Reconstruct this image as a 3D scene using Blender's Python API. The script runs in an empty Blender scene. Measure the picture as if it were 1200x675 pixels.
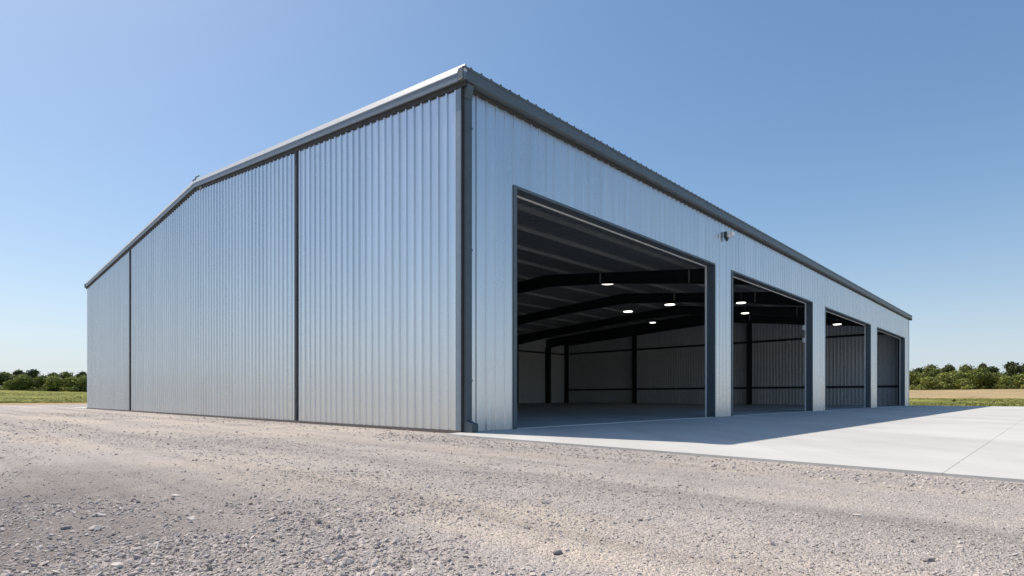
import bpy, math, random
import numpy as np
from mathutils import Vector, Matrix

random.seed(7); rng = np.random.default_rng(11)
SC = bpy.context.scene
COL = SC.collection

# ------------------------------------------------------------------ materials
def new_mat(name):
    m = bpy.data.materials.new(name); m.use_nodes = True
    nt = m.node_tree
    b = nt.nodes['Principled BSDF']
    return m, nt, b

def N(nt, typ, **kw):
    n = nt.nodes.new(typ)
    for k, v in kw.items(): setattr(n, k, v)
    return n

def L(nt, a, b): nt.links.new(a, b)

def ramp(nt, fac, stops):
    r = N(nt, 'ShaderNodeValToRGB')
    els = r.color_ramp.elements
    while len(els) < len(stops): els.new(0.5)
    for e, (p, c) in zip(els, stops):
        e.position = p; e.color = (c[0], c[1], c[2], 1)
    L(nt, fac, r.inputs[0]); return r.outputs[0]

def mix(nt, fac, a, b, typ='MIX'):
    n = N(nt, 'ShaderNodeMix', data_type='RGBA', blend_type=typ)
    for s, v in ((0, fac), (6, a), (7, b)):
        if hasattr(v, 'is_linked') or hasattr(v, 'links'): L(nt, v, n.inputs[s])
        else: n.inputs[s].default_value = v if s == 0 else (*v, 1)
    return n.outputs[2]

def pos(nt): return N(nt, 'ShaderNodeNewGeometry').outputs['Position']
def objco(nt): return N(nt, 'ShaderNodeTexCoord').outputs['Object']

def mapping(nt, vec, scale=(1,1,1), rot=(0,0,0)):
    m = N(nt, 'ShaderNodeMapping'); L(nt, vec, m.inputs[0])
    m.inputs['Scale'].default_value = scale; m.inputs['Rotation'].default_value = rot
    return m.outputs[0]

def noise(nt, vec, scale, detail=4, rough=0.55):
    n = N(nt, 'ShaderNodeTexNoise'); L(nt, vec, n.inputs['Vector'])
    n.inputs['Scale'].default_value = scale; n.inputs['Detail'].default_value = detail
    n.inputs['Roughness'].default_value = rough
    return n.outputs[0]

def voronoi(nt, vec, scale, out='Color', feature='F1'):
    n = N(nt, 'ShaderNodeTexVoronoi', feature=feature); L(nt, vec, n.inputs['Vector'])
    n.inputs['Scale'].default_value = scale
    return n.outputs[out]

def math_(nt, op, a, b=0.0):
    n = N(nt, 'ShaderNodeMath', operation=op)
    for i, v in enumerate((a, b)):
        if hasattr(v, 'links'): L(nt, v, n.inputs[i])
        else: n.inputs[i].default_value = v
    return n.outputs[0]

def bump(nt, b, h, strength, dist):
    n = N(nt, 'ShaderNodeBump'); L(nt, h, n.inputs['Height'])
    n.inputs['Strength'].default_value = strength; n.inputs['Distance'].default_value = dist
    L(nt, n.outputs[0], b.inputs['Normal']); return n

def metal(name, col, metallic, rough, var=0.06, spangle=0.05, streak=0.06):
    m, nt, b = new_mat(name)
    p = objco(nt)
    big = noise(nt, mapping(nt, p, (0.5, 0.5, 0.12)), 1.0, 3)
    st = noise(nt, mapping(nt, p, (3.2, 3.2, 0.10)), 1.0, 2)
    sp = voronoi(nt, p, 38.0)
    f = math_(nt, 'MULTIPLY_ADD', big, var*2); f.node.inputs[2].default_value = 1-var
    g = math_(nt, 'MULTIPLY_ADD', st, streak*2); g.node.inputs[2].default_value = 1-streak
    sep = N(nt, 'ShaderNodeSeparateColor'); L(nt, sp, sep.inputs[0])
    h = math_(nt, 'MULTIPLY_ADD', sep.outputs[0], spangle*2); h.node.inputs[2].default_value = 1-spangle
    tot = math_(nt, 'MULTIPLY', math_(nt, 'MULTIPLY', f, g), h)
    vm = N(nt, 'ShaderNodeVectorMath', operation='SCALE'); vm.inputs[0].default_value = col
    L(nt, tot, vm.inputs['Scale']); L(nt, vm.outputs[0], b.inputs['Base Color'])
    b.inputs['Metallic'].default_value = metallic
    r = math_(nt, 'MULTIPLY_ADD', big, 0.14); r.node.inputs[2].default_value = rough-0.07
    L(nt, r, b.inputs['Roughness'])
    bump(nt, b, noise(nt, mapping(nt, p, (1.6, 1.6, 0.5)), 1.0, 2), 0.08, 0.012)
    return m

def simple(name, col, rough=0.6, metallic=0.0, emit=0.0, var=0.1, scale=6.0):
    m, nt, b = new_mat(name)
    n = noise(nt, objco(nt), scale, 3)
    c = ramp(nt, n, [(0.3, tuple(x*(1-var) for x in col)), (0.7, tuple(min(1, x*(1+var)) for x in col))])
    L(nt, c, b.inputs['Base Color'])
    b.inputs['Roughness'].default_value = rough; b.inputs['Metallic'].default_value = metallic
    if emit:
        b.inputs['Emission Color'].default_value = (1, .95, .86, 1)
        b.inputs['Emission Strength'].default_value = emit
    return m

M = {}
M['cladding'] = metal('galvanised_cladding', (.70, .715, .73), .86, .28, var=.08, spangle=.02, streak=.13)
M['trim_light'] = metal('light_trim', (.56, .60, .64), .7, .42)
M['trim_grey'] = simple('grey_trim', (.24, .29, .33), .42, .3, var=.06)
M['rake_cap'] = simple('rake_cap_metal', (.62, .62, .61), .45, .2, var=.04)
M['slate'] = simple('slate_trim', (.105, .132, .150), .45, .15, var=.08)
M['pipe'] = simple('downpipe_metal', (.085, .108, .125), .45, .15, var=.08)
M['fascia'] = simple('fascia_trim', (.17, .205, .24), .42, .2, var=.07)
M['soffit'] = simple('soffit_trim', (.045, .044, .044), .7, var=.1)
M['dark_joint'] = simple('dark_joint', (.035, .04, .045), .6)
M['roof'] = simple('roof_metal', (.10, .13, .15), .5, .1)
M['deck'] = simple('roof_deck_underside', (.38, .385, .385), .6, .1, var=.15)
M['purlin'] = simple('galvanised_purlin', (.44, .44, .42), .55, .2, var=.12)
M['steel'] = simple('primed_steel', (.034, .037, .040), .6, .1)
M['liner'] = simple('inner_cladding', (.62, .645, .66), .55, .05, var=.12)
M['white_liner'] = simple('pale_inner_panel', (.78, .80, .81), .6, var=.05)
M['track'] = simple('galvanised_track', (.80, .79, .77), .5, .05, var=.04)
M['lamp_white'] = simple('lamp_housing', (.85, .85, .83), .4)
M['lamp_dark'] = simple('lamp_mount', (.06, .075, .085), .5)
M['glow'] = simple('lit_diffuser', (.9, .9, .85), .5, emit=3.0)
M['base'] = simple('base_trim', (.16, .135, .12), .8)
M['rubber'] = simple('black_hose', (.012, .012, .012), .6)
M['bark'] = simple('bark', (.07, .055, .04), .9, var=.3)

def concrete(name, col, stain=.12):
    m, nt, b = new_mat(name)
    p = objco(nt)
    a = noise(nt, p, .35, 5, .6); c = noise(nt, mapping(nt, p, (.9, .12, 1)), 1.0, 4)
    f = noise(nt, p, 60, 3)
    c1 = ramp(nt, a, [(.3, tuple(x*(1-stain) for x in col)), (.65, col)])
    c2 = mix(nt, .8, c1, ramp(nt, c, [(.30, (.80, .80, .80)), (.65, (1, 1, 1))]), 'MULTIPLY')
    c3 = mix(nt, .5, c2, ramp(nt, f, [(.3, (.86, .86, .86)), (.7, (1.0, 1.0, 1.0))]), 'MULTIPLY')
    L(nt, c3, b.inputs['Base Color']); b.inputs['Roughness'].default_value = .8
    bump(nt, b, f, .15, .004)
    return m
M['concrete'] = concrete('broom_finished_concrete', (.60, .578, .54))
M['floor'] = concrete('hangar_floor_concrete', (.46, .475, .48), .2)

TH = math.radians(46.4)
def gravel_mat():
    m, nt, b = new_mat('crushed_stone_gravel')
    p = pos(nt)
    # wheel-worn bands run along the gable, dusty tan between grey stone
    pr = mapping(nt, p, (1, 1, 1), (0, 0, -TH))
    band = noise(nt, mapping(nt, pr, (.55, .055, 1)), 1.0, 3)
    patch = noise(nt, p, .45, 5, .6)
    f = math_(nt, 'ADD', math_(nt, 'MULTIPLY', band, .6), math_(nt, 'MULTIPLY', patch, .4))
    base = ramp(nt, f, [(.34, (.355, .318, .295)), (.50, (.475, .422, .385)), (.64, (.585, .497, .405))])
    v1 = voronoi(nt, p, 55.0); v2 = voronoi(nt, p, 130.0)
    s1 = N(nt, 'ShaderNodeSeparateColor'); L(nt, v1, s1.inputs[0])
    s2 = N(nt, 'ShaderNodeSeparateColor'); L(nt, v2, s2.inputs[0])
    k1 = ramp(nt, s1.outputs[0], [(0, (.50, .49, .48)), (.15, (.82, .82, .83)), (.7, (1, 1, 1)), (1, (1.22, 1.2, 1.18))])
    k2 = ramp(nt, s2.outputs[0], [(0, (.62, .61, .6)), (.3, (.9, .9, .9)), (1, (1.18, 1.17, 1.16))])
    c = mix(nt, .6, base, k1, 'MULTIPLY'); c = mix(nt, .7, c, k2, 'MULTIPLY')
    # wheel tracks: darker narrow streaks running along the gable
    tr = noise(nt, mapping(nt, pr, (2.3, .07, 1)), 1.0, 4)
    c = mix(nt, .9, c, ramp(nt, tr, [(.36, (.82, .81, .81)), (.50, (1, 1, 1)), (.66, (1.07, 1.06, 1.05))]), 'MULTIPLY')
    # gravel colour darkens towards the near left
    vd = N(nt, 'ShaderNodeVectorMath', operation='DISTANCE'); L(nt, p, vd.inputs[0]); vd.inputs[1].default_value = (-4.6, 3.2, 0)
    dn = math_(nt, 'ADD', vd.outputs['Value'], math_(nt, 'MULTIPLY', patch, 2.4))
    c = mix(nt, 1.0, c, ramp(nt, math_(nt, 'MULTIPLY', dn, .12), [(.30, (.60, .59, .60)), (.68, (1, 1, 1))]), 'MULTIPLY')
    L(nt, c, b.inputs['Base Color']); b.inputs['Roughness'].default_value = .92
    b.inputs['Specular IOR Level'].default_value = .2
    d1 = voronoi(nt, p, 55.0, 'Distance'); d2 = voronoi(nt, p, 130.0, 'Distance')
    h = math_(nt, 'SUBTRACT', math_(nt, 'MULTIPLY', noise(nt, p, 9, 4), 1.6), math_(nt, 'ADD', d1, math_(nt, 'MULTIPLY', d2, .6)))
    bump(nt, b, h, .8, .016)
    return m
M['gravel'] = gravel_mat()

def stone_mat(name, lo, hi):
    m, nt, b = new_mat(name)
    at = N(nt, 'ShaderNodeAttribute', attribute_name='tone')
    c = ramp(nt, at.outputs['Fac'], [(0, lo), (1, hi)])
    n = noise(nt, pos(nt), 90, 3)
    c = mix(nt, .5, c, ramp(nt, n, [(.3, (.75, .74, .73)), (.7, (1.1, 1.1, 1.1))]), 'MULTIPLY')
    L(nt, c, b.inputs['Base Color']); b.inputs['Roughness'].default_value = .9
    b.inputs['Specular IOR Level'].default_value = .2
    return m
M['stones'] = stone_mat('loose_stone', (.25, .22, .20), (.61, .535, .485))
M['rock'] = simple('pale_stone', (.56, .49, .43), .9, var=.25, scale=25)
M['rock_dark'] = simple('brown_stone', (.25, .22, .205), .9, var=.25, scale=25)

def grass_ground():
    m, nt, b = new_mat('meadow_ground')
    p = pos(nt)
    at = N(nt, 'ShaderNodeAttribute', attribute_name='dry')
    n = noise(nt, mapping(nt, p, (.05, .05, 1), (0, 0, -.3)), 1.0, 6, .65)
    n2 = noise(nt, mapping(nt, p, (.22, .22, 1)), 1.0, 5, .6)
    green = ramp(nt, n2, [(.32, (.095, .115, .026)), (.62, (.28, .265, .072))])
    tan = ramp(nt, n2, [(.3, (.30, .215, .115)), (.7, (.46, .345, .19))])
    f = math_(nt, 'ADD', at.outputs['Fac'], math_(nt, 'MULTIPLY_ADD', n, 1.3)); 
    f.node.inputs[1].links[0].from_node.inputs[2].default_value = -.65
    f2 = ramp(nt, f, [(.4, (0, 0, 0)), (.6, (1, 1, 1))])
    L(nt, mix(nt, f2, green, tan), b.inputs['Base Color'])
    b.inputs['Roughness'].default_value = .95; b.inputs['Specular IOR Level'].default_value = .1
    bump(nt, b, noise(nt, p, 3, 5), .6, .3)
    return m
M['meadow'] = grass_ground()

def leaf_mat(name, a, c):
    m, nt, b = new_mat(name)
    n = noise(nt, objco(nt), 1.1, 3)
    r = N(nt, 'ShaderNodeAttribute', attribute_name='tone').outputs['Fac']
    f = math_(nt, 'ADD', math_(nt, 'MULTIPLY', n, .4), math_(nt, 'MULTIPLY', r, .6))
    L(nt, ramp(nt, f, [(.25, a), (.75, c)]), b.inputs['Base Color'])
    b.inputs['Roughness'].default_value = .65; b.inputs['Specular IOR Level'].default_value = .2
    tl = N(nt, 'ShaderNodeBsdfTranslucent'); L(nt, b.inputs['Base Color'].links[0].from_socket, tl.inputs[0])
    ms = N(nt, 'ShaderNodeMixShader'); ms.inputs[0].default_value = .24
    L(nt, b.outputs[0], ms.inputs[1]); L(nt, tl.outputs[0], ms.inputs[2])
    L(nt, ms.outputs[0], nt.nodes['Material Output'].inputs[0])
    return m
M['leaf_dark'] = leaf_mat('dark_leaves', (.055, .074, .028), (.13, .15, .050))
M['leaf_mid'] = leaf_mat('green_leaves', (.070, .092, .024), (.24, .265, .064))
M['leaf_light'] = leaf_mat('light_leaves', (.10, .125, .030), (.36, .38, .10))
M['grass'] = leaf_mat('grass_blades', (.115, .13, .030), (.28, .265, .085))

# ------------------------------------------------------------------ mesh building
class MB:
    def __init__(s): s.v = []; s.f = []
    def quad(s, a, b, c, d):
        n = len(s.v); s.v += [a, b, c, d]; s.f.append((n, n+1, n+2, n+3)); return s
    def hexa(s, p):  # 8 corners: bottom ring 0-3, top ring 4-7 (counter-clockwise seen from above)
        n = len(s.v); s.v += list(p)
        for q in ((3,2,1,0),(4,5,6,7),(0,1,5,4),(1,2,6,5),(2,3,7,6),(3,0,4,7)):
            s.f.append(tuple(n+i for i in q))
        return s
    def box(s, x0, x1, y0, y1, z0, z1):
        return s.hexa([(x0,y0,z0),(x1,y0,z0),(x1,y1,z0),(x0,y1,z0),(x0,y0,z1),(x1,y0,z1),(x1,y1,z1),(x0,y1,z1)])
    def tube(s, pts, r, n=8, cap=True):
        pts = [Vector(p) for p in pts]; rings = []
        for i, p in enumerate(pts):
            d = (pts[min(i+1, len(pts)-1)] - pts[max(i-1, 0)]).normalized()
            u = d.cross(Vector((0,0,1)));
            if u.length < .01: u = Vector((1,0,0))
            u.normalize(); w = u.cross(d).normalized()
            rr = r[i] if isinstance(r, (list, tuple)) else r
            base = len(s.v)
            for k in range(n):
                a = 2*math.pi*k/n
                s.v.append(tuple(p + u*math.cos(a)*rr + w*math.sin(a)*rr))
            rings.append(base)
        for a, b in zip(rings, rings[1:]):
            for k in range(n):
                s.f.append((a+k, a+(k+1) % n, b+(k+1) % n, b+k))
        if cap:
            s.f.append(tuple(rings[0]+k for k in range(n))); s.f.append(tuple(rings[-1]+k for k in range(n)))
        return s
    def lathe(s, prof, cx, cy, n=20):
        rings = []
        for r, z in prof:
            rings.append(len(s.v))
            for k in range(n):
                a = 2*math.pi*k/n; s.v.append((cx+r*math.cos(a), cy+r*math.sin(a), z))
        for a, b in zip(rings, rings[1:]):
            for k in range(n): s.f.append((a+k, a+(k+1) % n, b+(k+1) % n, b+k))
        return s
    def build(s, name, mat, parent=None, smooth=False, bevel=0.0):
        me = bpy.data.meshes.new(name); me.from_pydata([tuple(v) for v in s.v], [], s.f); me.update()
        me.materials.append(mat)
        if smooth: me.polygons.foreach_set('use_smooth', [True]*len(me.polygons))
        o = bpy.data.objects.new(name, me); COL.objects.link(o)
        if parent: o.parent = parent
        if bevel:
            md = o.modifiers.new('bevel', 'BEVEL'); md.width = bevel; md.segments = 2; md.limit_method = 'ANGLE'
        return o

def tag(o, label=None, cat=None, group=None, kind=None):
    if label: o['label'] = label
    if cat: o['category'] = cat
    if group: o['group'] = group
    if kind: o['kind'] = kind
    return o

def empty(name, loc=(0,0,0), rz=0, label=None, cat=None, group=None):
    o = bpy.data.objects.new(name, None); COL.objects.link(o); o.empty_display_size = .3
    o.location = loc; o.rotation_euler = (0, 0, rz)
    return tag(o, label, cat, group)

def copy_tree(o, parent=None):
    c = o.copy(); COL.objects.link(c); c.parent = parent
    for ch in list(o.children): copy_tree(ch, c)
    return c

# ------------------------------------------------------------------ place: building frame
CX, CY = -1.17, 13.1
FR = Matrix.Translation((CX, CY, 0)) @ Matrix.Rotation(TH, 4, 'Z')
def W(t, s, z=0.0): return tuple(FR @ Vector((t, s, z)))
def inv(x, y):
    dx, dy = x-CX, y-CY; c, s_ = math.cos(TH), math.sin(TH)
    return dx*c+dy*s_, -dx*s_+dy*c        # t, s

LEN, WID, RS = 54.9, 40.3, 17.6
H1, HR, H2 = 8.33, 10.36, 8.98
FZ = .035                                  # slab level above the gravel
def zr(s):
    return H1+(HR-H1)*s/RS if s <= RS else HR+(H2-HR)*(s-RS)/(WID-RS)
DOORS = [(1.83, 13.4), (15.15, 26.0), (28.5, 39.8), (41.9, 52.8)]
DH = 6.16
PITCH = .32

hangar = empty('metal_hangar', (CX, CY, 0), TH, 'long galvanised metal hangar with four open bay doors beside a concrete apron', 'building')

def ribs(length, cuts=(), h=.034, pitch=PITCH, start=.17, wide=.042, top=.022):
    pts = [(0, 0)]
    u = start
    while u + wide < length:
        pts += [(u-wide, 0), (u-top, h), (u+top, h), (u+wide, 0)]; u += pitch
    pts.append((length, 0))
    base = list(pts)
    for c in cuts:
        d = np.interp(c, [p[0] for p in base], [p[1] for p in base]); pts.append((c, float(d)))
    return sorted(set(pts))

def sheet(name, pts, place, bot, top, mat, parent):
    mb = MB()
    for (u0, d0), (u1, d1) in zip(pts, pts[1:]):
        if u1-u0 < 1e-6: continue
        um = (u0+u1)/2; b = bot(um)
        mb.quad(place(u0, d0, b), place(u1, d1, b), place(u1, d1, top(u1)), place(u0, d0, top(u0)))
    return mb.build(name, mat, parent)

def door_bottom(u):
    for a, b in DOORS:
        if a < u < b: return DH
    return FZ+.004
TOPIN = .06
# outer walls
sheet('wall', ribs(LEN, [x for d in DOORS for x in d], h=.024, wide=.038), lambda u, d, z: (u, -d, z), door_bottom, lambda u: H1-TOPIN, M['cladding'], hangar)['label'] = 'ribbed front wall with four door openings'
sheet('wall', ribs(WID, [RS]), lambda u, d, z: (-d, u, z), lambda u: .0, lambda u: zr(u)-TOPIN, M['cladding'], hangar)['label'] = 'ribbed gable wall split by two dark vertical joints'
sheet('wall', ribs(WID, [RS]), lambda u, d, z: (LEN+d, u, z), lambda u: .0, lambda u: zr(u)-TOPIN, M['cladding'], hangar)
sheet('wall', ribs(LEN), lambda u, d, z: (u, WID+d, z), lambda u: .0, lambda u: H2-TOPIN, M['cladding'], hangar)
# inner skins
IN = .22
sheet('inner_wall', ribs(WID-2*IN, [RS-IN], h=.075, wide=.08, top=.03), lambda u, d, z: (LEN-IN-d, u+IN, z), lambda u: FZ-.02, lambda u: zr(u+IN)-.12, M['liner'], hangar)['label'] = 'ribbed grey inner face of the far gable'
sheet('inner_wall', ribs(WID-2*IN, [RS-IN]), lambda u, d, z: (IN+d, u+IN, z), lambda u: FZ-.02, lambda u: zr(u+IN)-.12, M['liner'], hangar)
mb = MB()                                  # rear wall: pale flat panels with horizontal seams
zs = [FZ-.02, 1.7, 3.35, 5.0, 6.6, H2-.12]
for a, b in zip(zs, zs[1:]):
    mb.box(IN, LEN-IN, WID-IN-.05, WID-IN, a+.012, b-.012)
mb.box(IN, LEN-IN, WID-IN-.03, WID-IN-.004, FZ-.02, H2-.12)
mb.build('inner_wall', M['white_liner'], hangar)['label'] = 'pale inner panels along the rear wall'
sheet('inner_wall', ribs(LEN-2*IN, [x-IN for d in DOORS for x in d]), lambda u, d, z: (u+IN, IN+.06+d, z), lambda u: door_bottom(u+IN)+.06 if door_bottom(u+IN) > 1 else FZ+.01, lambda u: H1-.12, M['liner'], hangar)

# roof: ribbed sheet over two slopes, plus underside deck
OVR, OVE = .10, .12
def roof_sheet(name, dz, h, mat, t0, t1, s0, s1, pitch):
    pts = ribs(t1-t0, h=h, pitch=pitch, start=.2, wide=.05, top=.02)
    mb = MB()
    for (u0, d0), (u1, d1) in zip(pts, pts[1:]):
        for a, b in ((s0, RS), (RS, s1)):
            mb.quad((t0+u0, a, zr(a)+dz+d0), (t0+u1, a, zr(a)+dz+d1), (t0+u1, b, zr(b)+dz+d1), (t0+u0, b, zr(b)+dz+d0))
    return mb.build(name, mat, hangar)
def closure():
    pts = ribs(LEN+2*OVR, h=.034, pitch=PITCH, start=.2, wide=.05, top=.02); mb = MB()
    for (u0, d0), (u1, d1) in zip(pts, pts[1:]):
        z = zr(-.24)
        mb.quad((u0-OVR, -.243, z-.05), (u1-OVR, -.243, z-.05), (u1-OVR, -.243, z+d1+.004), (u0-OVR, -.243, z+d0+.004))
    return mb
rf = roof_sheet('roof', .0, .034, M['roof'], -OVR, LEN+OVR, -.24, WID+.24, PITCH)
roof_sheet('roof_deck', -.10, .09, M['deck'], .02, LEN-.02, .02, WID-.02, PITCH)
mb = MB()
for sgn in (-1, 1):
    e = RS+sgn*.22
    mb.hexa([(-OVR-.02, min(RS, e), zr(min(RS, e))+.048), (LEN+OVR, min(RS, e), zr(min(RS, e))+.048), (LEN+OVR, max(RS, e), zr(max(RS, e))+.048), (-OVR-.02, max(RS, e), zr(max(RS, e))+.048),
             (-OVR-.02, min(RS, e), zr(min(RS, e))+.066), (LEN+OVR, min(RS, e), zr(min(RS, e))+.066), (LEN+OVR, max(RS, e), zr(max(RS, e))+.066), (-OVR-.02, max(RS, e), zr(max(RS, e))+.066)])
mb.build('ridge_cap', M['roof'], rf)
closure().build('eave_closure', M['slate'], rf)

def rake(t_in, sgn):
    """bent trim along a gable edge: pale slanted cap, grey fascia, dark soffit return, dark frieze"""
    cap, fas, sof = MB(), MB(), MB()
    for a, b in ((-.24, RS), (RS, WID+.24)):
        def seg(mb, prof):           # prof: list of (outward, dz) closed loop
            n = len(prof); ra = [(t_in+sgn*o, a, zr(a)+d) for o, d in prof]; rb = [(t_in+sgn*o, b, zr(b)+d) for o, d in prof]
            k = len(mb.v); mb.v += ra+rb
            for i in range(n): mb.f.append((k+i, k+(i+1) % n, k+n+(i+1) % n, k+n+i))
            mb.f.append(tuple(range(k, k+n))); mb.f.append(tuple(range(k+n, k+2*n)))
        seg(cap, [(OVR+.030, -.12), (OVR+.030, -.10), (OVR-.005, .045), (OVR-.07, .055), (OVR-.07, -.12)])
        seg(fas, [(OVR+.018, -.30), (OVR+.018, -.121), (OVR-.03, -.121), (OVR-.03, -.30)])
        seg(sof, [(OVR-.031, -.298), (OVR-.031, -.28), (.045, -.28), (.045, -.415), (.038, -.415), (.038, -.298)])
    r = fas.build('rake_fascia', M['fascia'], hangar)
    cap.build('rake_cap', M['rake_cap'], r); sof.build('soffit', M['soffit'], r)
rake(0, -1); rake(LEN, 1)

def gutter(s_wall, sgn, H):
    y = lambda o: s_wall+sgn*o
    def bx(mb, t0, t1, o0, o1, z0, z1): mb.box(t0, t1, min(y(o0), y(o1)), max(y(o0), y(o1)), z0, z1)
    g = MB(); t0, t1 = -OVR-.05, LEN+OVR+.05
    bx(g, t0, t1, .215, .235, H-.32, H-.045)        # front
    bx(g, t0, t1, .06, .215, H-.32, H-.30)          # bottom
    bx(g, t0, t1, .04, .06, H-.32, H-.08)           # back
    bx(g, t0, t0+.02, .06, .215, H-.30, H-.045); bx(g, t1-.02, t1, .06, .215, H-.32, H-.045)
    bx(g, t0, t1, .236, .252, H-.085, H-.043)       # rolled lip
    o = g.build('gutter', M['slate'], hangar, bevel=.006)
    s = MB(); bx(s, .0, LEN, .0185, .038, H-.41, H-.09); s.build('frieze', M['soffit'], o)
gutter(0, -1, H1); gutter(WID, 1, H2)

# corner trims
mb = MB(); mb.box(-.032, -.002, -.03, .145, .05, zr(0)-.417)
mb.build('corner_trim', M['trim_grey'], hangar)['label'] = 'grey trim along the near corner of the gable'
mb = MB(); mb.box(-.030, -.002, .147, .185, .05, zr(0)-.417)
mb.build('corner_trim', M['trim_light'], hangar)
mb = MB(); mb.box(-.030, .022, -.055, -.031, .05, zr(0)-.37)  # dark strip stands in for the shade between corner and downpipe
mb.build('corner_trim', M['soffit'], hangar)['label'] = 'dark narrow strip painting the downpipe shadow at the corner'
for s0 in (WID-.10,):
    mb = MB(); mb.box(-.028, -.002, s0, WID+.03, .05, zr(s0)-.35); mb.build('corner_trim', M['trim_light'], hangar)
mb = MB(); mb.box(LEN-.14, LEN+.03, -.03, -.002, .05, H1-.4); mb.build('corner_trim', M['trim_light'], hangar)
# dark vertical joints on the gable
for s0, hw in ((8.1, .075), (28.7, .12)):
    mb = MB(); mb.box(-.044, -.002, s0-hw, s0+hw, .05, zr(s0)-.36); mb.build('wall_joint', M['dark_joint'], hangar)
# base trim
mb = MB(); mb.box(-.045, .0, -.03, WID+.02, -.05, .075); mb.build('base_trim', M['base'], hangar)

# downpipe
dp = MB(); dp.box(.03, .225, -.135, -.02, .30, H1-.66)
dpo = dp.build('downpipe', M['pipe'], hangar, bevel=.012)
e = MB(); e.hexa([(.03,-.135,H1-.655),(.225,-.135,H1-.655),(.225,-.02,H1-.655),(.03,-.02,H1-.655),(.03,-.19,H1-.345),(.225,-.19,H1-.345),(.225,-.07,H1-.345),(.03,-.07,H1-.345)])
e.build('outlet', M['pipe'], dpo)
e = MB(); prof = [(-.02, .298), (-.14, .298), (-.19, .27), (-.34, .235), (-.34, .05), (-.02, .05)]
for u in (.022, .233): e.v += [(u, a, b) for a, b in prof]
e.f += [tuple(range(6)), tuple(range(6, 12))]+[(k, (k+1) % 6, 6+(k+1) % 6, 6+k) for k in range(6)]
e.build('elbow', M['pipe'], dpo, bevel=.012)
for zc in (1.2, 4.2, 7.0):
    b = MB(); b.box(.026, .236, -.142, -.012, zc, zc+.05); b.build('bracket', M['pipe'], dpo)

# door frames
for i, (a, b) in enumerate(DOORS):
    fr = MB(); fr.box(a-.10, b+.02, -.03, .30, DH-.06, DH+.012)
    fro = fr.build('door_frame', M['slate'], hangar)
    for u0, u1, o0, o1 in ((a-.10, a+.02, .0, 0), (b-.02, b+.05, 0, 0)):
        j = MB(); j.box(u0, u1, -.03, .30, FZ, DH-.062); j.build('jamb', M['slate'], fro)
    tr = MB(); tr.box(a-.04, b+.04, .31, .36, DH-.085, DH-.02)
    tr.box(a-.04, a+.06, .31, .36, FZ, DH-.087); tr.box(b-.07, b+.04, .31, .36, FZ, DH-.087)
    tr.build('track', M['track'], fro)
    th = MB(); th.box(a+.02, b-.02, .02, .14, FZ, FZ+.012); th.build('threshold', M['track'], fro)
    # curtain roll of the raised door under the roof, behind the header
    if i == 1:
        for zz in (3.9, 4.6):
            c = MB(); c.box(b-.14, b-.03, .37, .47, zz, zz+.26); c.build('control_box', M['track'], fro)

# ------------------------------------------------------------------ frame: columns, rafters, purlins, girts
def depth(s):
    return float(np.interp(s, [0, 6, 12, RS, 24, 33, WID], [1.25, .95, .78, .95, .78, .95, 1.35]))
FRAMES = (24.0, 34.5, 44.0, 50.4)
ss = list(np.linspace(.3, WID-.3, 27)) + [RS]; ss.sort()
for t in FRAMES:
    web, fl = MB(), MB()
    for a, b in zip(ss, ss[1:]):
        za, zb = zr(a)-.48, zr(b)-.48; da, db = depth(a)*.85, depth(b)*.85
        web.hexa([(t-.012,a,za-da),(t+.012,a,za-da),(t+.012,b,zb-db),(t-.012,b,zb-db),(t-.012,a,za),(t+.012,a,za),(t+.012,b,zb),(t-.012,b,zb)])
        for (p, q) in ((za-da-.03, zb-db-.03), (za, zb)):
            web.hexa([(t-.17,a,p),(t+.17,a,p),(t+.17,b,q),(t-.17,b,q),(t-.17,a,p+.03),(t+.17,a,p+.03),(t+.17,b,q+.03),(t-.17,b,q+.03)])
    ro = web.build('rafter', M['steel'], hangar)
    for s in (6.3, 12.8, 22.5, 30):
        st = MB(); d = depth(s)*.85; st.box(t-.15, t-.013, s-.02, s+.02, zr(s)-.48-d, zr(s)-.485); st.build('stiffener', M['purlin'] if s in (6.3, 12.8) else M['steel'], ro)
    for s0, s1, top in ((WID-.95, WID-.3, zr(WID)-1.5),):
        c = MB(); ym = (s0+s1)/2
        c.box(t-.012, t+.012, s0, s1, FZ, top)
        c.box(t-.2, t+.2, s0-.03, s0, FZ, top); c.box(t-.2, t+.2, s1, s1+.03, FZ, top)
        c.box(t-.25, t+.25, s0-.08, s1+.05, FZ+.001, FZ+.03)
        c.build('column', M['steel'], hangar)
for s in (1.2, 4.0, 6.6, 9.3, 12.9, 16.4, 19.8, 23.2, 26.6, 30.0, 33.4, 36.8, 39.4):
    p = MB()
    z = zr(s)-.105
    p.box(.3, LEN-.3, s-.012, s+.012, z-.20, z)
    p.box(.3, LEN-.3, s+.013, s+.07, z-.20, z-.188); p.box(.3, LEN-.3, s-.13, s-.013, z-.016, z-.001)
    p.build('purlin', M['purlin'], hangar)
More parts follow.
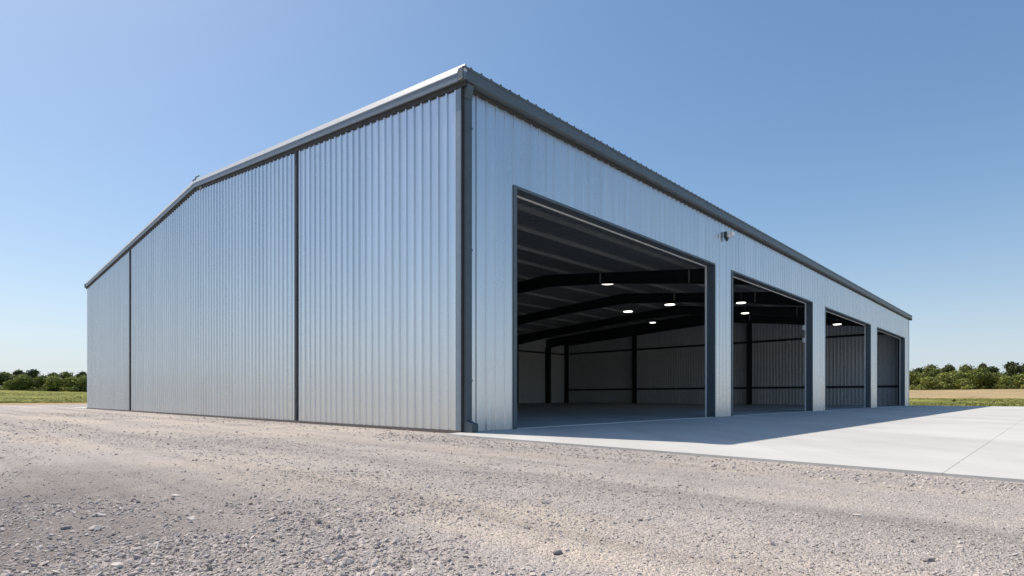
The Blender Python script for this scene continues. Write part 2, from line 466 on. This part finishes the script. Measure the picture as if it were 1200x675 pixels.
# end-wall posts and girts
for s in (.5, 14.4, 28.8, WID-.6):
    c = MB(); c.box(LEN-.66, LEN-.62, s-.22, s+.22, FZ, zr(s)-.5); c.box(LEN-.30, LEN-.26, s-.22, s+.22, FZ, zr(s)-.5); c.box(LEN-.62, LEN-.30, s-.012, s+.012, FZ, zr(s)-.5)
    c.build('column', M['steel'], hangar)
for z in (1.72, 6.72):
    g = MB(); g.box(LEN-.36, LEN-.28, .4, WID-.4, z, z+.20); g.build('girt', M['steel'], hangar)
g = MB(); g.box(.4, LEN-.4, WID-.40, WID-.30, 6.66, 6.84); g.build('girt', M['steel'], hangar)
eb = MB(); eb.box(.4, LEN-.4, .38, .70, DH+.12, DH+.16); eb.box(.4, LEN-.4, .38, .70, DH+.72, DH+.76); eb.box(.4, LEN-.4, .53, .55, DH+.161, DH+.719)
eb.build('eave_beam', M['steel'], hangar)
# end-wall rafter
er = MB()
for a, b in zip(ss, ss[1:]):
    er.hexa([(LEN-.6,a,zr(a)-1.1),(LEN-.34,a,zr(a)-1.1),(LEN-.34,b,zr(b)-1.1),(LEN-.6,b,zr(b)-1.1),(LEN-.6,a,zr(a)-.48),(LEN-.34,a,zr(a)-.48),(LEN-.34,b,zr(b)-.48),(LEN-.6,b,zr(b)-.48)])
er.build('rafter', M['steel'], hangar)
# front-wall posts inside the piers
for s in (14.3,):
    c = MB(); c.box(14.15, 14.5, .42, .75, FZ, H1-.6); c.build('column', M['steel'], hangar)

# ------------------------------------------------------------------ lamps inside
def make_lamp():
    r = empty('high_bay_lamp')
    h = MB(); h.lathe([(.0, .22), (.10, .22), (.12, .18), (.40, .02), (.41, .0), (.38, .0)], 0, 0, 24); h.build('lamp_shade', M['lamp_dark'], r, smooth=True)
    g = MB(); g.lathe([(.38, .004), (.36, -.03), (.26, -.05), (.0, -.055)], 0, 0, 24); g.build('diffuser', M['glow'], r, smooth=True)
    s = MB(); s.tube([(0,0,.21),(0,0,1.0)], .013, 8); s.build('stem', M['purlin'], r)
    return r
LAMPS = [  # t, s, z, label
    (24.91, 12.87, 8.79, 'lit round lamp nearest the camera under the roof of the first bay'),
    (39.38, 20.30, 9.15, 'lit round lamp left of centre deeper inside the first bay'),
    (37.82, 15.02, 9.05, 'lit round lamp highest of the three deeper ones in the first bay'),
    (47.48, 22.24, 9.01, 'lit round lamp lowest and deepest inside the first bay'),
    (33.6, 7.0, 7.8, 'upper of two lit round lamps seen through the second bay door'),
    (42.5, 10.2, 8.3, 'lower of two lit round lamps seen through the second bay door'),
    (48.1, 4.24, 7.3, 'single lit round lamp seen through the third bay door'),
]
proto = None
for (t, s, z, lab) in LAMPS:
    o = make_lamp() if proto is None else copy_tree(proto)
    proto = proto or o
    o.location = W(t, s, z); q = 1.2 if t < 40 and s > 10 else .88; o.scale = (q, q, .85); tag(o, lab, 'lamp', 'high bay lamps under the hangar roof')

# ------------------------------------------------------------------ wall light, ridge bracket, hose
wl = empty('wall_light', W(14.35, -.016, 7.45), TH, 'small wall light with white head above the pier between first two bays', 'wall light'); wl.scale = (.8, .9, .85)
b = MB(); b.box(-.17, .17, -.16, 0, -.10, .17); b.build('mount', M['lamp_dark'], wl, bevel=.015)
b = MB(); b.hexa([(-.16,-.40,-.05),(.16,-.40,-.05),(.16,-.165,-.09),(-.16,-.165,-.09),(-.16,-.40,.13),(.16,-.40,.13),(.16,-.165,.18),(-.16,-.165,.18)]); b.build('lamp_head', M['lamp_white'], wl, bevel=.015)
b = MB(); b.lathe([(0,-.26),(.05,-.255),(.075,-.2),(.07,-.12),(.04,-.101)], 0, -.10, 12); b.build('sensor', M['lamp_dark'], wl, smooth=True)

rb = empty('ridge_bracket', W(-.02, RS, HR+.066), TH, 'small bent metal bracket standing on the roof ridge at the gable peak', 'bracket'); rb.scale = (.85, .85, .7)
b = MB(); b.tube([(0,.10,0),(0,.10,.10),(0,.06,.16),(.0,-.02,.175),(0,-.40,.125)], .035, 8); b.build('arm', M['fascia'], rb, smooth=True)
b = MB(); b.box(-.06,.06,.03,.17,-.02,.02); b.build('foot_plate', M['slate'], rb)
gl = empty('gable_hook', W(-.02, RS-.75, HR-.50), TH, 'tiny grey hook fixed below the gable peak trim', 'hook')
b = MB(); b.tube([(.0,0,.05),(-.07,0,.02),(-.09,0,-.10),(-.06,0,-.16)], .028, 8); b.build('hook_arm', M['purlin'], gl, smooth=True)

hs = MB(); p0 = Vector(W(LEN-2.2, WID-1.6, FZ)); p1 = Vector(W(LEN-1.05, WID-.85, 2.6))
pts = [p0.lerp(p1, k/8)+Vector((0, 0, -.18*math.sin(math.pi*k/8))) for k in range(9)]
tag(hs.tube(pts, .045, 8).build('hose', M['rubber'], None, smooth=True), 'thin dark hose hanging beside the far corner column', 'hose')

# ------------------------------------------------------------------ ground
YT0, YT1, YS0, YS1 = -80.0, 55.7, -60.0, 69.0
def rise(x, y):
    t, s = inv(x, y)
    d = math.hypot(max(YT0-t, 0, t-YT1-1), max(YS0-s, 0, s-YS1-1))
    k = min(1, d/105); k = k*k*(3-2*k)*.5+k*.5
    return 2.6*k + .10*math.sin(x*.07)*math.sin(y*.09+1)*min(1, d/25)
def ground():
    cs = sorted(set(list(np.arange(-130, 260.1, 3.0)) + [-3000,-1500,-800,-450,-280,-200,-160, 300, 380, 520, 800, 1500, 3000]))
    vs, fs, dry = [], [], []
    n = len(cs)
    for s in cs:
        for t in cs:
            x, y, _ = W(t, s)
            din = min(t-YT0, YT1-t, s-YS0, YS1-s)
            vs.append((x, y, rise(x, y)-.008-(.25 if din > 3.0 else 0)))
            dl = s-YS1; dr = t-YT1
            if s > YS1:   v = 1.0 if dl < 10 else (.15 if dl < 150 else .4)
            elif t > YT1: v = .75 if dr < 3 else (.16 if dr < 34 else .98)
            else: v = .5
            dry.append(v)
    for j in range(n-1):
        for i in range(n-1):
            fs.append((j*n+i, j*n+i+1, (j+1)*n+i+1, (j+1)*n+i))
    me = bpy.data.meshes.new('ground'); me.from_pydata(vs, [], fs); me.update(); me.materials.append(M['meadow'])
    at = me.attributes.new('dry', 'FLOAT', 'POINT'); at.data.foreach_set('value', dry)
    me.polygons.foreach_set('use_smooth', [True]*len(me.polygons))
    o = bpy.data.objects.new('ground', me); COL.objects.link(o); o['kind'] = 'structure'
ground()

# gravel yard: finely divided near the road side so ruts are real relief
def vnoise(x, y, seed):
    r = np.random.default_rng(seed); g = r.random((64, 64))
    xi, yi = np.floor(x).astype(int), np.floor(y).astype(int); fx, fy = x-xi, y-yi
    fx, fy = fx*fx*(3-2*fx), fy*fy*(3-2*fy)
    G = lambda a, b: g[a % 64, b % 64]
    return (G(xi,yi)*(1-fx)+G(xi+1,yi)*fx)*(1-fy)+(G(xi,yi+1)*(1-fx)+G(xi+1,yi+1)*fx)*fy
def yard_h(x, y):
    c, s_ = math.cos(TH), math.sin(TH)
    t = (x-CX)*c+(y-CY)*s_; s = -(x-CX)*s_+(y-CY)*c
    near = np.clip((22-np.hypot(x, y))/12, 0, 1)
    rut = (vnoise(t*1.1, s*.12, 3)-.5)*.05 + (vnoise(t*3.1, s*.5, 5)-.5)*.022 + (vnoise(x*4, y*4, 6)-.5)*.016 + (vnoise(x*11, y*11, 8)-.5)*.010
    keep = np.clip((-t-.9)/1.5, 0, 1)
    return rut*near*keep
def yard():
    xs = np.array(sorted(set(np.round(np.concatenate([np.arange(-12, 12.01, .06)]), 3))))
    ys = np.round(np.arange(1.0, 16.01, .06), 3)
    X, Y = np.meshgrid(xs, ys); Z = yard_h(X, Y)
    edge = np.minimum(np.minimum(X+12, 12-X), np.minimum(Y-1, 16-Y)); Z = Z*np.clip(edge/1.0, 0, 1)
    n, m_ = X.shape
    v = np.stack([X, Y, Z], -1).reshape(-1, 3)
    idx = np.arange(n*m_).reshape(n, m_)
    f = np.stack([idx[:-1,:-1], idx[:-1,1:], idx[1:,1:], idx[1:,:-1]], -1).reshape(-1, 4)
    # the flat rest of the yard: a frame of four big quads whose hole is the fine patch
    q = [W(YT0,YS0), W(YT1,YS0), W(YT1,YS1), W(YT0,YS1)]
    q = [(a, b, 0) for a, b, _ in q]
    inner = [(-12, 1.0, 0), (12, 1.0, 0), (12, 16.0, 0), (-12, 16.0, 0)]
    base = len(v); v = np.concatenate([v, np.array(q+inner)])
    # order outer so that outer k faces inner k : outer corners start at the camera side
    extra = []
    for k in range(4): extra.append((base+k, base+(k+1) % 4, base+4+(k+1) % 4, base+4+k))
    me = bpy.data.meshes.new('gravel_yard'); me.from_pydata(v.tolist(), [], f.tolist()+extra); me.update(); me.materials.append(M['gravel'])
    me.polygons.foreach_set('use_smooth', [True]*len(me.polygons))
    o = bpy.data.objects.new('gravel_yard', me); COL.objects.link(o); o['kind'] = 'structure'
yard()

# loose gravel: one mass of angular stones
def apron_edge(s): return -.62-.055*(-s-.9)     # t of the apron's edge towards the yard
def stones():
    ico = [(0,0,-1)]
    a = math.atan(.5)
    ico += [(math.cos(a)*math.cos(k*2*math.pi/5), math.cos(a)*math.sin(k*2*math.pi/5), -math.sin(a)) for k in range(5)]
    ico += [(math.cos(a)*math.cos((k+.5)*2*math.pi/5), math.cos(a)*math.sin((k+.5)*2*math.pi/5), math.sin(a)) for k in range(5)]
    ico += [(0,0,1)]
    V = np.array(ico); F = []
    for k in range(5):
        k2 = (k+1) % 5
        F += [(0, 1+k2, 1+k), (1+k, 1+k2, 6+k), (6+k, 1+k2, 6+k2), (11, 6+k, 6+k2)]
    F = np.array(F)
    P = []
    def add(n, x0, x1, y0, y1, med, sig, lo, hi, accept=None):
        x = rng.uniform(x0, x1, n); y = rng.uniform(y0, y1, n)
        r = np.clip(np.exp(rng.normal(math.log(med), sig, n)), lo, hi)
        c, s_ = math.cos(TH), math.sin(TH)
        t = (x-CX)*c+(y-CY)*s_; s = -(x-CX)*s_+(y-CY)*c
        ok = (np.abs(x) < .98*y+1.2)
        ok &= ~((s < .3) & (t > -.66-.055*(-s-.9))) & ~((s >= .0) & (t > -.10))
        if accept is not None: ok &= accept(x, y, t, s) > rng.random(n)
        P.append(np.stack([x, y, r], -1)[ok])
    bandf = lambda x, y, t, s: np.clip((vnoise(t*.9, s*.10, 21)*.6+vnoise(x*.7, y*.7, 22)*.4-.30)*3.2, .12, 1)
    add(90000, -7, 7, 1.2, 6.5, .0054, .38, .003, .016, bandf)
    add(600, -7, 7, 1.2, 6, .012, .35, .01, .024, bandf)
    fine = lambda x, y, t, s: bandf(x, y, t, s)*np.clip(1-(x+1.0)/4.0, .45, 1)
    add(26000, -12, 12, 6, 12, .0085, .35, .005, .022, fine)
    add(26000, -26, 20, 12, 30, .014, .4, .009, .035, bandf)
    # coarse patch at the near left
    coarse = lambda x, y, t, s: np.clip((vnoise(x*1.6, y*1.6, 31)-.10)*2.0, 0, 1)*np.clip((4.9-y)/1.9, 0, 1)*np.clip((.6-x)/1.8, 0, 1)
    add(60000, -5, .6, 1.2, 5.0, .0085, .38, .004, .023, coarse)
    # coarser strip left along the apron's edge
    strip = lambda x, y, t, s: np.clip(1-np.abs(t+1.5)/.9, 0, 1)
    add(42000, -3, 8, 3, 15, .011, .4, .006, .026, strip)
    P = np.concatenate(P)
    n = len(P)
    x, y, r = P.T
    rot = rng.random(n)*2*np.pi; tilt = rng.normal(0, .3, (n, 2))
    sc = np.stack([rng.uniform(.8, 1.45, n), rng.uniform(.7, 1.1, n), rng.uniform(.5, .9, n)], -1)*r[:, None]
    J = V[None]*(1+rng.normal(0, .16, (n, 12, 1)))+rng.normal(0, .08, (n, 12, 3))
    J = J*sc[:, None]
    cr, sr = np.cos(rot)[:, None], np.sin(rot)[:, None]
    X = J[..., 0]*cr-J[..., 1]*sr; Y = J[..., 0]*sr+J[..., 1]*cr; Z = J[..., 2]+X*tilt[:, :1]+Y*tilt[:, 1:]
    X += x[:, None]; Y += y[:, None]
    inside = (np.abs(x) < 11) & (y < 15)
    Z += (np.where(inside, yard_h(x, y), 0)+sc[:, 2]*rng.uniform(-.35, .45, n))[:, None]
    vv = np.stack([X, Y, Z], -1).reshape(-1, 3).astype(np.float32)
    ff = (F[None]+(np.arange(n)*12)[:, None, None]).reshape(-1, 3).astype(np.int32)
    me = bpy.data.meshes.new('gravel')
    me.vertices.add(len(vv)); me.vertices.foreach_set('co', vv.ravel())
    me.loops.add(ff.size); me.loops.foreach_set('vertex_index', ff.ravel())
    me.polygons.add(len(ff)); me.polygons.foreach_set('loop_start', np.arange(0, ff.size, 3, dtype=np.int32)); me.polygons.foreach_set('loop_total', np.full(len(ff), 3, np.int32))
    me.update(calc_edges=True); me.validate()
    at = me.attributes.new('tone', 'FLOAT', 'POINT')
    tone = np.clip(rng.normal(.62, .17, n), 0, 1)
    at.data.foreach_set('value', np.repeat(tone, 12).astype(np.float32))
    me.polygons.foreach_set('use_smooth', np.zeros(len(ff), bool))
    me.materials.append(M['stones'])
    o = bpy.data.objects.new('gravel', me); COL.objects.link(o)
    tag(o, 'loose crushed grey stones strewn over the yard', 'gravel', kind='stuff')
stones()

# single larger stones
def rock(name, x, y, sx, sy, sz, rz, mat, label, seed):
    r = np.random.default_rng(seed)
    import bmesh
    bm = bmesh.new(); bmesh.ops.create_icosphere(bm, subdivisions=3, radius=1)
    cuts = [Vector(r.normal(0, 1, 3)).normalized() for _ in range(11)]
    for v in bm.verts:
        for c in cuts:
            d = v.co.dot(c)
            if d > .72: v.co -= c*(d-.72)
        v.co += Vector(r.normal(0, .012, 3))
        v.co = Vector((v.co.x*sx, v.co.y*sy, v.co.z*sz))
    me = bpy.data.meshes.new(name); bm.to_mesh(me); bm.free(); me.materials.append(mat)
    o = bpy.data.objects.new(name, me); COL.objects.link(o)
    o.location = (x, y, float(yard_h(np.array([x]), np.array([y]))[0])+sz*.35); o.rotation_euler = (0, .08, rz)
    tag(o, label, 'stone', 'larger stones lying on the gravel')
for i, (x, y, sx, sy, sz, rz, m, lab) in enumerate([
    (-2.90, 4.02, .052, .035, .022, .3, 'rock', 'pale flat stone widest of the loose stones on the left gravel'),
    (-2.20, 3.93, .060, .040, .022, -.3, 'rock', 'pale flat stone lying alone right of the other loose stones'),
    (-2.62, 3.60, .045, .034, .030, .5, 'rock', 'pale rounded stone beside a brown one on the left gravel'),
    (-2.82, 3.62, .042, .030, .024, .1, 'rock_dark', 'brown stone beside a pale rounded one on the left gravel'),
    (-3.18, 4.30, .050, .032, .018, .2, 'rock_dark', 'brown flat stone nearest the left edge of the gravel yard'),
    (-2.85, 4.85, .055, .036, .020, -.2, 'rock', 'pale stone farthest from the camera among the left loose stones'),
    (-1.93, 2.80, .045, .036, .028, .0, 'rock', 'pale stone at the near bottom of the yard among coarse gravel'),
    (.25, 3.10, .040, .030, .022, .6, 'rock_dark', 'brown stone in the near middle of the gravel yard'),
    (2.15, 2.95, .048, .030, .022, .4, 'rock_dark', 'brown stone at the near right of the gravel yard'),
    (2.45, 4.05, .055, .030, .016, .1, 'rock', 'pale sliver of stone halfway to the concrete apron edge')]):
    rock('stone', x, y, sx*.85, sy*.8, sz*.7, rz, M[m], lab, 100+i)

# apron slabs and hangar floor
def slab(name, poly, z0, z1, mat, joints=False):
    mb = MB(); n = len(poly); P = [W(t, s) for t, s in poly]
    mb.v += [(x, y, z0) for x, y, _ in P]+[(x, y, z1) for x, y, _ in P]
    mb.f.append(tuple(range(n, 2*n)))
    for i in range(n): mb.f.append((i, (i+1) % n, n+(i+1) % n, n+i))
    o = mb.build(name, mat); o['kind'] = 'structure'; return o
JO = -9.0
slab('concrete_apron', [(apron_edge(JO+.006), JO+.002), (55.7, JO+.002), (55.7, -.001), (-.02, -.001), (-.50, -.10), (apron_edge(-.7), -.7)], -.05, FZ, M['concrete'])
slab('concrete_apron', [(apron_edge(-40), -40), (55.7, -40), (55.7, JO-.002), (apron_edge(JO), JO-.002)], -.05, FZ-.002, M['concrete'])
slab('concrete_strip', [(-.3, WID+.04), (55.7, WID+.04), (55.7, WID+5.0), (-.3, WID+5.0)], -.05, FZ, M['concrete'])
slab('floor', [(.0, .0), (LEN, .0), (LEN, WID), (.0, WID)], -.05, FZ-.004, M['floor'])

# ------------------------------------------------------------------ grass and trees
def blades(n, gen, hmin, hmax, name, label):
    vs, fs, tone = [], [], []
    for _ in range(n):
        x, y = gen()
        while math.sin(x*.21+1.3*math.sin(y*.13))*math.sin(y*.17+.9*math.sin(x*.11)) > random.uniform(.0, .7): x, y = gen()
        z = rise(x, y); h = random.uniform(hmin, hmax)
        tn = random.random()
        for k in range(3):
            a = random.uniform(0, math.pi); w = random.uniform(.02, .05); lean = random.uniform(-.7, .7)*h; lean2 = random.uniform(-.7, .7)*h
            dx, dy = math.cos(a)*w, math.sin(a)*w
            ox, oy = random.uniform(-.15, .15), random.uniform(-.15, .15)
            b = len(vs)
            vs += [(x+ox-dx, y+oy-dy, z-.03), (x+ox+dx, y+oy+dy, z-.03), (x+ox+lean, y+oy+lean2, z+h)]
            fs.append((b, b+1, b+2)); tone += [tn]*3
    me = bpy.data.meshes.new(name); me.from_pydata(vs, [], fs); me.update(); me.materials.append(M['grass'])
    at = me.attributes.new('tone', 'FLOAT', 'POINT'); at.data.foreach_set('value', tone)
    o = bpy.data.objects.new(name, me); COL.objects.link(o); tag(o, label, 'grass', kind='stuff')
blades(9000, lambda: W(random.uniform(-25, 35), YS1+8.5+60*random.random()**2.0)[:2], .04, .13, 'grass', 'meadow grass along the gravel yard left of the hangar')
blades(9000, lambda: W(YT1+.25+34*random.random()**1.5, random.uniform(-55, 12))[:2], .04, .14, 'grass', 'meadow grass beyond the apron right of the hangar')

def make_tree(kind, mat, h, r, lobes, n, seed, trunk_h):
    rr = np.random.default_rng(seed)
    root = empty(kind)
    cen = []
    for k in range(lobes):
        a = rr.uniform(0, 2*np.pi); q = rr.uniform(0, .62)*r; zc = rr.uniform(trunk_h, h*.82)
        fall = 1-.45*(zc-trunk_h)/(h-trunk_h+.01)
        cen.append((math.cos(a)*q*fall, math.sin(a)*q*fall, zc, rr.uniform(.30, .52)*r*(.75+.25*fall)))
    cen.append((0, 0, h-.35*r, .35*r))
    vs, fs, tone = [], [], []
    per = n//len(cen)
    for (cx, cy, cz, cr) in cen:
        lt = rr.uniform(.1, .9)
        for _ in range(per):
            d = rr.normal(0, 1, 3); d /= np.linalg.norm(d)
            rad = cr*(1-.5*rr.random()**1.8)*(1+.18*rr.normal())
            c = np.array([cx, cy, cz])+d*rad*np.array([1, 1, .85])
            if c[2] < .15: c[2] = rr.uniform(.1, .6)
            nrm = d*.7+rr.normal(0, .6, 3); nrm /= np.linalg.norm(nrm)
            u = np.cross(nrm, rr.normal(0, 1, 3)); u /= np.linalg.norm(u); w = np.cross(nrm, u)
            sz = rr.uniform(.07, .17)
            b = len(vs)
            vs += [tuple(c-u*sz*1.4), tuple(c+w*sz*.8), tuple(c+u*sz*1.4), tuple(c-w*sz*.8)]
            fs.append((b, b+1, b+2, b+3)); tone += [float(np.clip(lt+rr.normal(0, .2), 0, 1))]*4
    me = bpy.data.meshes.new('crown'); me.from_pydata(vs, [], fs); me.update(); me.materials.append(mat)
    at = me.attributes.new('tone', 'FLOAT', 'POINT'); at.data.foreach_set('value', tone)
    o = bpy.data.objects.new('crown', me); COL.objects.link(o); o.parent = root
    t = MB(); t.tube([(0,0,-.2),(.03,.02,trunk_h*.6),(.0,.05,h*.45),(.08,0,h*.8)], [.16,.12,.08,.03], 7)
    for k in range(5):
        cx, cy, cz, cr = cen[k % len(cen)]
        t.tube([(0,.03,h*.3),(cx*.5,cy*.5,(h*.3+cz)/2),(cx,cy,cz)], [.07,.05,.02], 6)
    t.build('trunk', M['bark'], root, smooth=True)
    return root
KINDS = {
    'bush': [make_tree('bush', M['leaf_light'], 3.2, 2.3, 9, 5200, 41, .35), make_tree('bush', M['leaf_mid'], 3.3, 2.5, 11, 5400, 42, .35)],
    'tree': [make_tree('tree', M['leaf_dark'], 5.0, 2.3, 13, 4600, 43, .5), make_tree('tree', M['leaf_dark'], 5.4, 1.9, 12, 4200, 44, .5), make_tree('tree', M['leaf_mid'], 4.6, 2.6, 14, 4800, 45, .4)],
}
used = {}
def plant(kind, var, px_dir, dist, sc, label, group, rz):
    src = KINDS[kind][var]
    key = (kind, var)
    if key not in used: o = src; used[key] = 1
    else: o = copy_tree(src)
    x, y = px_dir*dist, dist
    o.location = (x, y, rise(x, y)-.05); o.scale = (sc[0], sc[0], sc[1]); o.rotation_euler = (0, 0, rz)
    tag(o, label, 'bush' if kind == 'bush' else 'tree', group)

# x positions are directions seen from the yard (x/y), listed left to right
F_ = 670.0
LG, RG = 'trees and bushes left of the hangar', 'trees and bushes right of the hangar'
left = [  # picture x, kind, variant, depth, (width, height) scale, label
    (-45, 'tree', 2, 133, (1.2, 1.0), 'broad green tree at the far left end of the left row'),
    (-18, 'bush', 1, 126, (1.1, 1.0), 'green bush at the far left end of the left row'),
    (4, 'tree', 2, 132, (1.15, .88), 'broad rounded green tree leftmost in view left of the hangar'),
    (22, 'tree', 1, 140, (1.0, .90), 'slim dark tree just left of the tallest one in the left row'),
    (40, 'tree', 0, 142, (1.05, 1.02), 'tallest dark tree in the row left of the hangar'),
    (14, 'bush', 0, 124, (.75, .70), 'low light green bush leftmost in front of the left row'),
    (28, 'bush', 1, 126, (1.0, .98), 'round green bush in front of the tallest tree in the left row'),
    (51, 'bush', 1, 127, (.95, .95), 'round green bush just right of the tallest tree in the left row'),
    (62, 'tree', 2, 136, (.9, .90), 'light topped tree halfway between tallest tree and hangar'),
    (64, 'bush', 0, 124, (1.1, .98), 'large light green bush in the middle of the left row'),
    (79, 'tree', 2, 138, (1.0, .96), 'green tree rising behind the bushes second nearest the hangar gable'),
    (84, 'bush', 0, 125, (1.05, .98), 'light green bush second from the hangar gable in front row'),
    (97, 'tree', 1, 140, (.9, .86), 'dark slim treetop nearest the hangar gable'),
    (101, 'bush', 1, 126, (1.0, 1.0), 'green bush touching the hangar gable edge in the left row'),
]
right = [
    (1070, 'bush', 1, 134, (1.15, 1.15), 'green bush against the hangar edge in the right row'),
    (1078, 'tree', 0, 146, (1.0, 1.04), 'dark tree nearest the hangar in the right row'),
    (1090, 'tree', 2, 142, (1.1, 1.22), 'tall green tree second from the hangar in the right row'),
    (1088, 'bush', 0, 130, (.9, .85), 'low light bush in front of the second tall right tree'),
    (1105, 'bush', 0, 131, (1.1, 1.12), 'light green bush left of the middle of the right row'),
    (1112, 'tree', 1, 148, (1.1, 1.12), 'slim dark tree left of the middle of the right row'),
    (1121, 'bush', 0, 133, (1.0, 1.25), 'tall light green bush left of the dark round tree'),
    (1133, 'tree', 2, 142, (1.0, 1.22), 'green tree rising behind the middle of the right row'),
    (1127, 'bush', 0, 128, (.9, .72), 'lowest light bush in front of the right row'),
    (1146, 'bush', 1, 131, (1.15, 1.28), 'dark round bush in the middle of the right row'),
    (1152, 'tree', 1, 150, (1.0, 1.20), 'slim dark tree behind the round bush in the right row'),
    (1164, 'tree', 0, 144, (1.1, 1.08), 'dark tree right of the middle of the right row'),
    (1167, 'bush', 1, 130, (1.0, .98), 'green bush below the dark right trees'),
    (1184, 'tree', 0, 140, (1.15, 1.25), 'broad tall dark tree near the right end of the right row'),
    (1178, 'bush', 0, 128, (.9, .85), 'light bush in front of the broad tall dark tree'),
    (1196, 'bush', 0, 130, (1.1, 1.0), 'light bush rightmost in view in the right row'),
    (1205, 'tree', 1, 143, (1.2, 1.20), 'slim dark tree at the right end of the right row'),
    (1224, 'tree', 2, 140, (1.2, 1.1), 'green tree beyond the right end of the right row'),
]
plant('bush', 1, (1118-600)/F_, 66, (.11, .10), 'tiny dark tuft of weeds standing alone in the green field by the apron', None, 0)
for lst, g in ((left, LG), (right, RG)):
    for i, (px, k, v, d, sc, lab) in enumerate(lst):
        kk = (1.18, 1.10) if lst is right else (1.12, 1.04)
        plant(k, v, (px-600)/F_, d, (sc[0]*kk[0], sc[1]*kk[1]), lab, g, i*1.7+px*.01)

def undergrowth(n, gen, label):
    vs, fs, tone = [], [], []
    for _ in range(n):
        x, y, h = gen(); z = rise(x, y); c = Vector((x, y, z+h*random.random()**1.2))
        nn = Vector((random.gauss(0, 1), random.gauss(0, 1), random.gauss(.6, 1))).normalized()
        u = nn.orthogonal().normalized(); w = nn.cross(u); q = random.uniform(.07, .16); b = len(vs)
        vs += [tuple(c-u*q*1.4), tuple(c+w*q*.8), tuple(c+u*q*1.4), tuple(c-w*q*.8)]; fs.append((b, b+1, b+2, b+3)); tone += [random.random()]*4
    me = bpy.data.meshes.new('undergrowth'); me.from_pydata(vs, [], fs); me.update(); me.materials.append(M['leaf_light'])
    at = me.attributes.new('tone', 'FLOAT', 'POINT'); at.data.foreach_set('value', tone)
    o = bpy.data.objects.new('undergrowth', me); COL.objects.link(o); tag(o, label, 'undergrowth', kind='stuff')
def ug(p0, p1, d0, d1):
    def g():
        k = random.uniform(p0, p1); d = random.uniform(d0, d1); return (k-600)/670*d, d, .55+.5*math.sin(k*.31)**2+.35*math.sin(k*.83)**2
    return g
undergrowth(14000, ug(-60, 108, 127, 136), 'low leafy undergrowth between the trees left of the hangar')
def wood():  # out of view, added so the gable cladding reflects dark foliage
    k = random.uniform(-760, -62); d = random.uniform(120, 132)
    return (k-600)/670*d, d, 1.8+1.3*math.sin(k*.13)**2+1.1*math.sin(k*.041+1)**2
undergrowth(16000, wood, 'unseen leafy mass of bushes carrying on beyond the left row')
undergrowth(18000, ug(1062, 1240, 131, 140), 'low leafy undergrowth between the trees right of the hangar')

# ------------------------------------------------------------------ camera, light, sky
cam = bpy.data.cameras.new('camera'); co = bpy.data.objects.new('camera', cam); COL.objects.link(co)
co.location = (0, 0, .85); co.rotation_euler = (math.radians(90), 0, 0)
cam.sensor_width = 36; cam.lens = 36*670/1200; cam.shift_y = 127.5/1200; cam.clip_end = 6000; cam.clip_start = .05
SC.camera = co

EL = math.radians(55.3); SX, SY = -.836, .549
sd = Vector((SX*math.cos(EL), SY*math.cos(EL), math.sin(EL)))
sun = bpy.data.lights.new('sun', 'SUN'); so = bpy.data.objects.new('sun', sun); COL.objects.link(so)
sun.energy = 4.0; sun.angle = math.radians(.53); sun.color = (1, .93, .83)
so.rotation_euler = (-sd).to_track_quat('-Z', 'Y').to_euler(); so.location = (0, 0, 30)

w = bpy.data.worlds.new('World'); SC.world = w; w.use_nodes = True
nt = w.node_tree; bg = nt.nodes['Background']
sky = nt.nodes.new('ShaderNodeTexSky'); sky.sky_type = 'NISHITA'; sky.sun_disc = False
sky.sun_elevation = EL; sky.sun_rotation = math.atan2(SX, SY)
sky.altitude = 200; sky.air_density = 1.0; sky.dust_density = 1.0; sky.ozone_density = 1.0
gm = nt.nodes.new('ShaderNodeGamma'); gm.inputs[1].default_value = .70
hs_ = nt.nodes.new('ShaderNodeHueSaturation'); hs_.inputs['Saturation'].default_value = 1.40
tn = nt.nodes.new('ShaderNodeVectorMath'); tn.operation = 'MULTIPLY'; tn.inputs[1].default_value = (1.34, 1.40, 1.44)
nt.links.new(sky.outputs[0], gm.inputs[0]); nt.links.new(gm.outputs[0], hs_.inputs['Color'])
nt.links.new(hs_.outputs[0], tn.inputs[0]); # pale band of summer haze low in the sky
tcw = nt.nodes.new('ShaderNodeTexCoord'); spw = nt.nodes.new('ShaderNodeSeparateXYZ'); nt.links.new(tcw.outputs['Generated'], spw.inputs[0])
hz = math_(nt, 'MULTIPLY', math_(nt, 'POWER', math_(nt, 'SUBTRACT', 1.0, math_(nt, 'MAXIMUM', spw.outputs[2], 0.0)), 8.0), .85)
nt.links.new(mix(nt, hz, tn.outputs[0], (4.08, 4.60, 5.45)), bg.inputs[0]); bg.inputs[1].default_value = .12

SC.view_settings.view_transform = 'Standard'; SC.view_settings.look = 'None'
SC.view_settings.exposure = 0.4; SC.view_settings.gamma = 1.0; SC.view_settings.use_curve_mapping = False
SC.render.engine = 'CYCLES'
cy = SC.cycles; cy.use_denoising = True; cy.max_bounces = 8; cy.diffuse_bounces = 5; cy.glossy_bounces = 4
cy.sample_clamp_indirect = 6
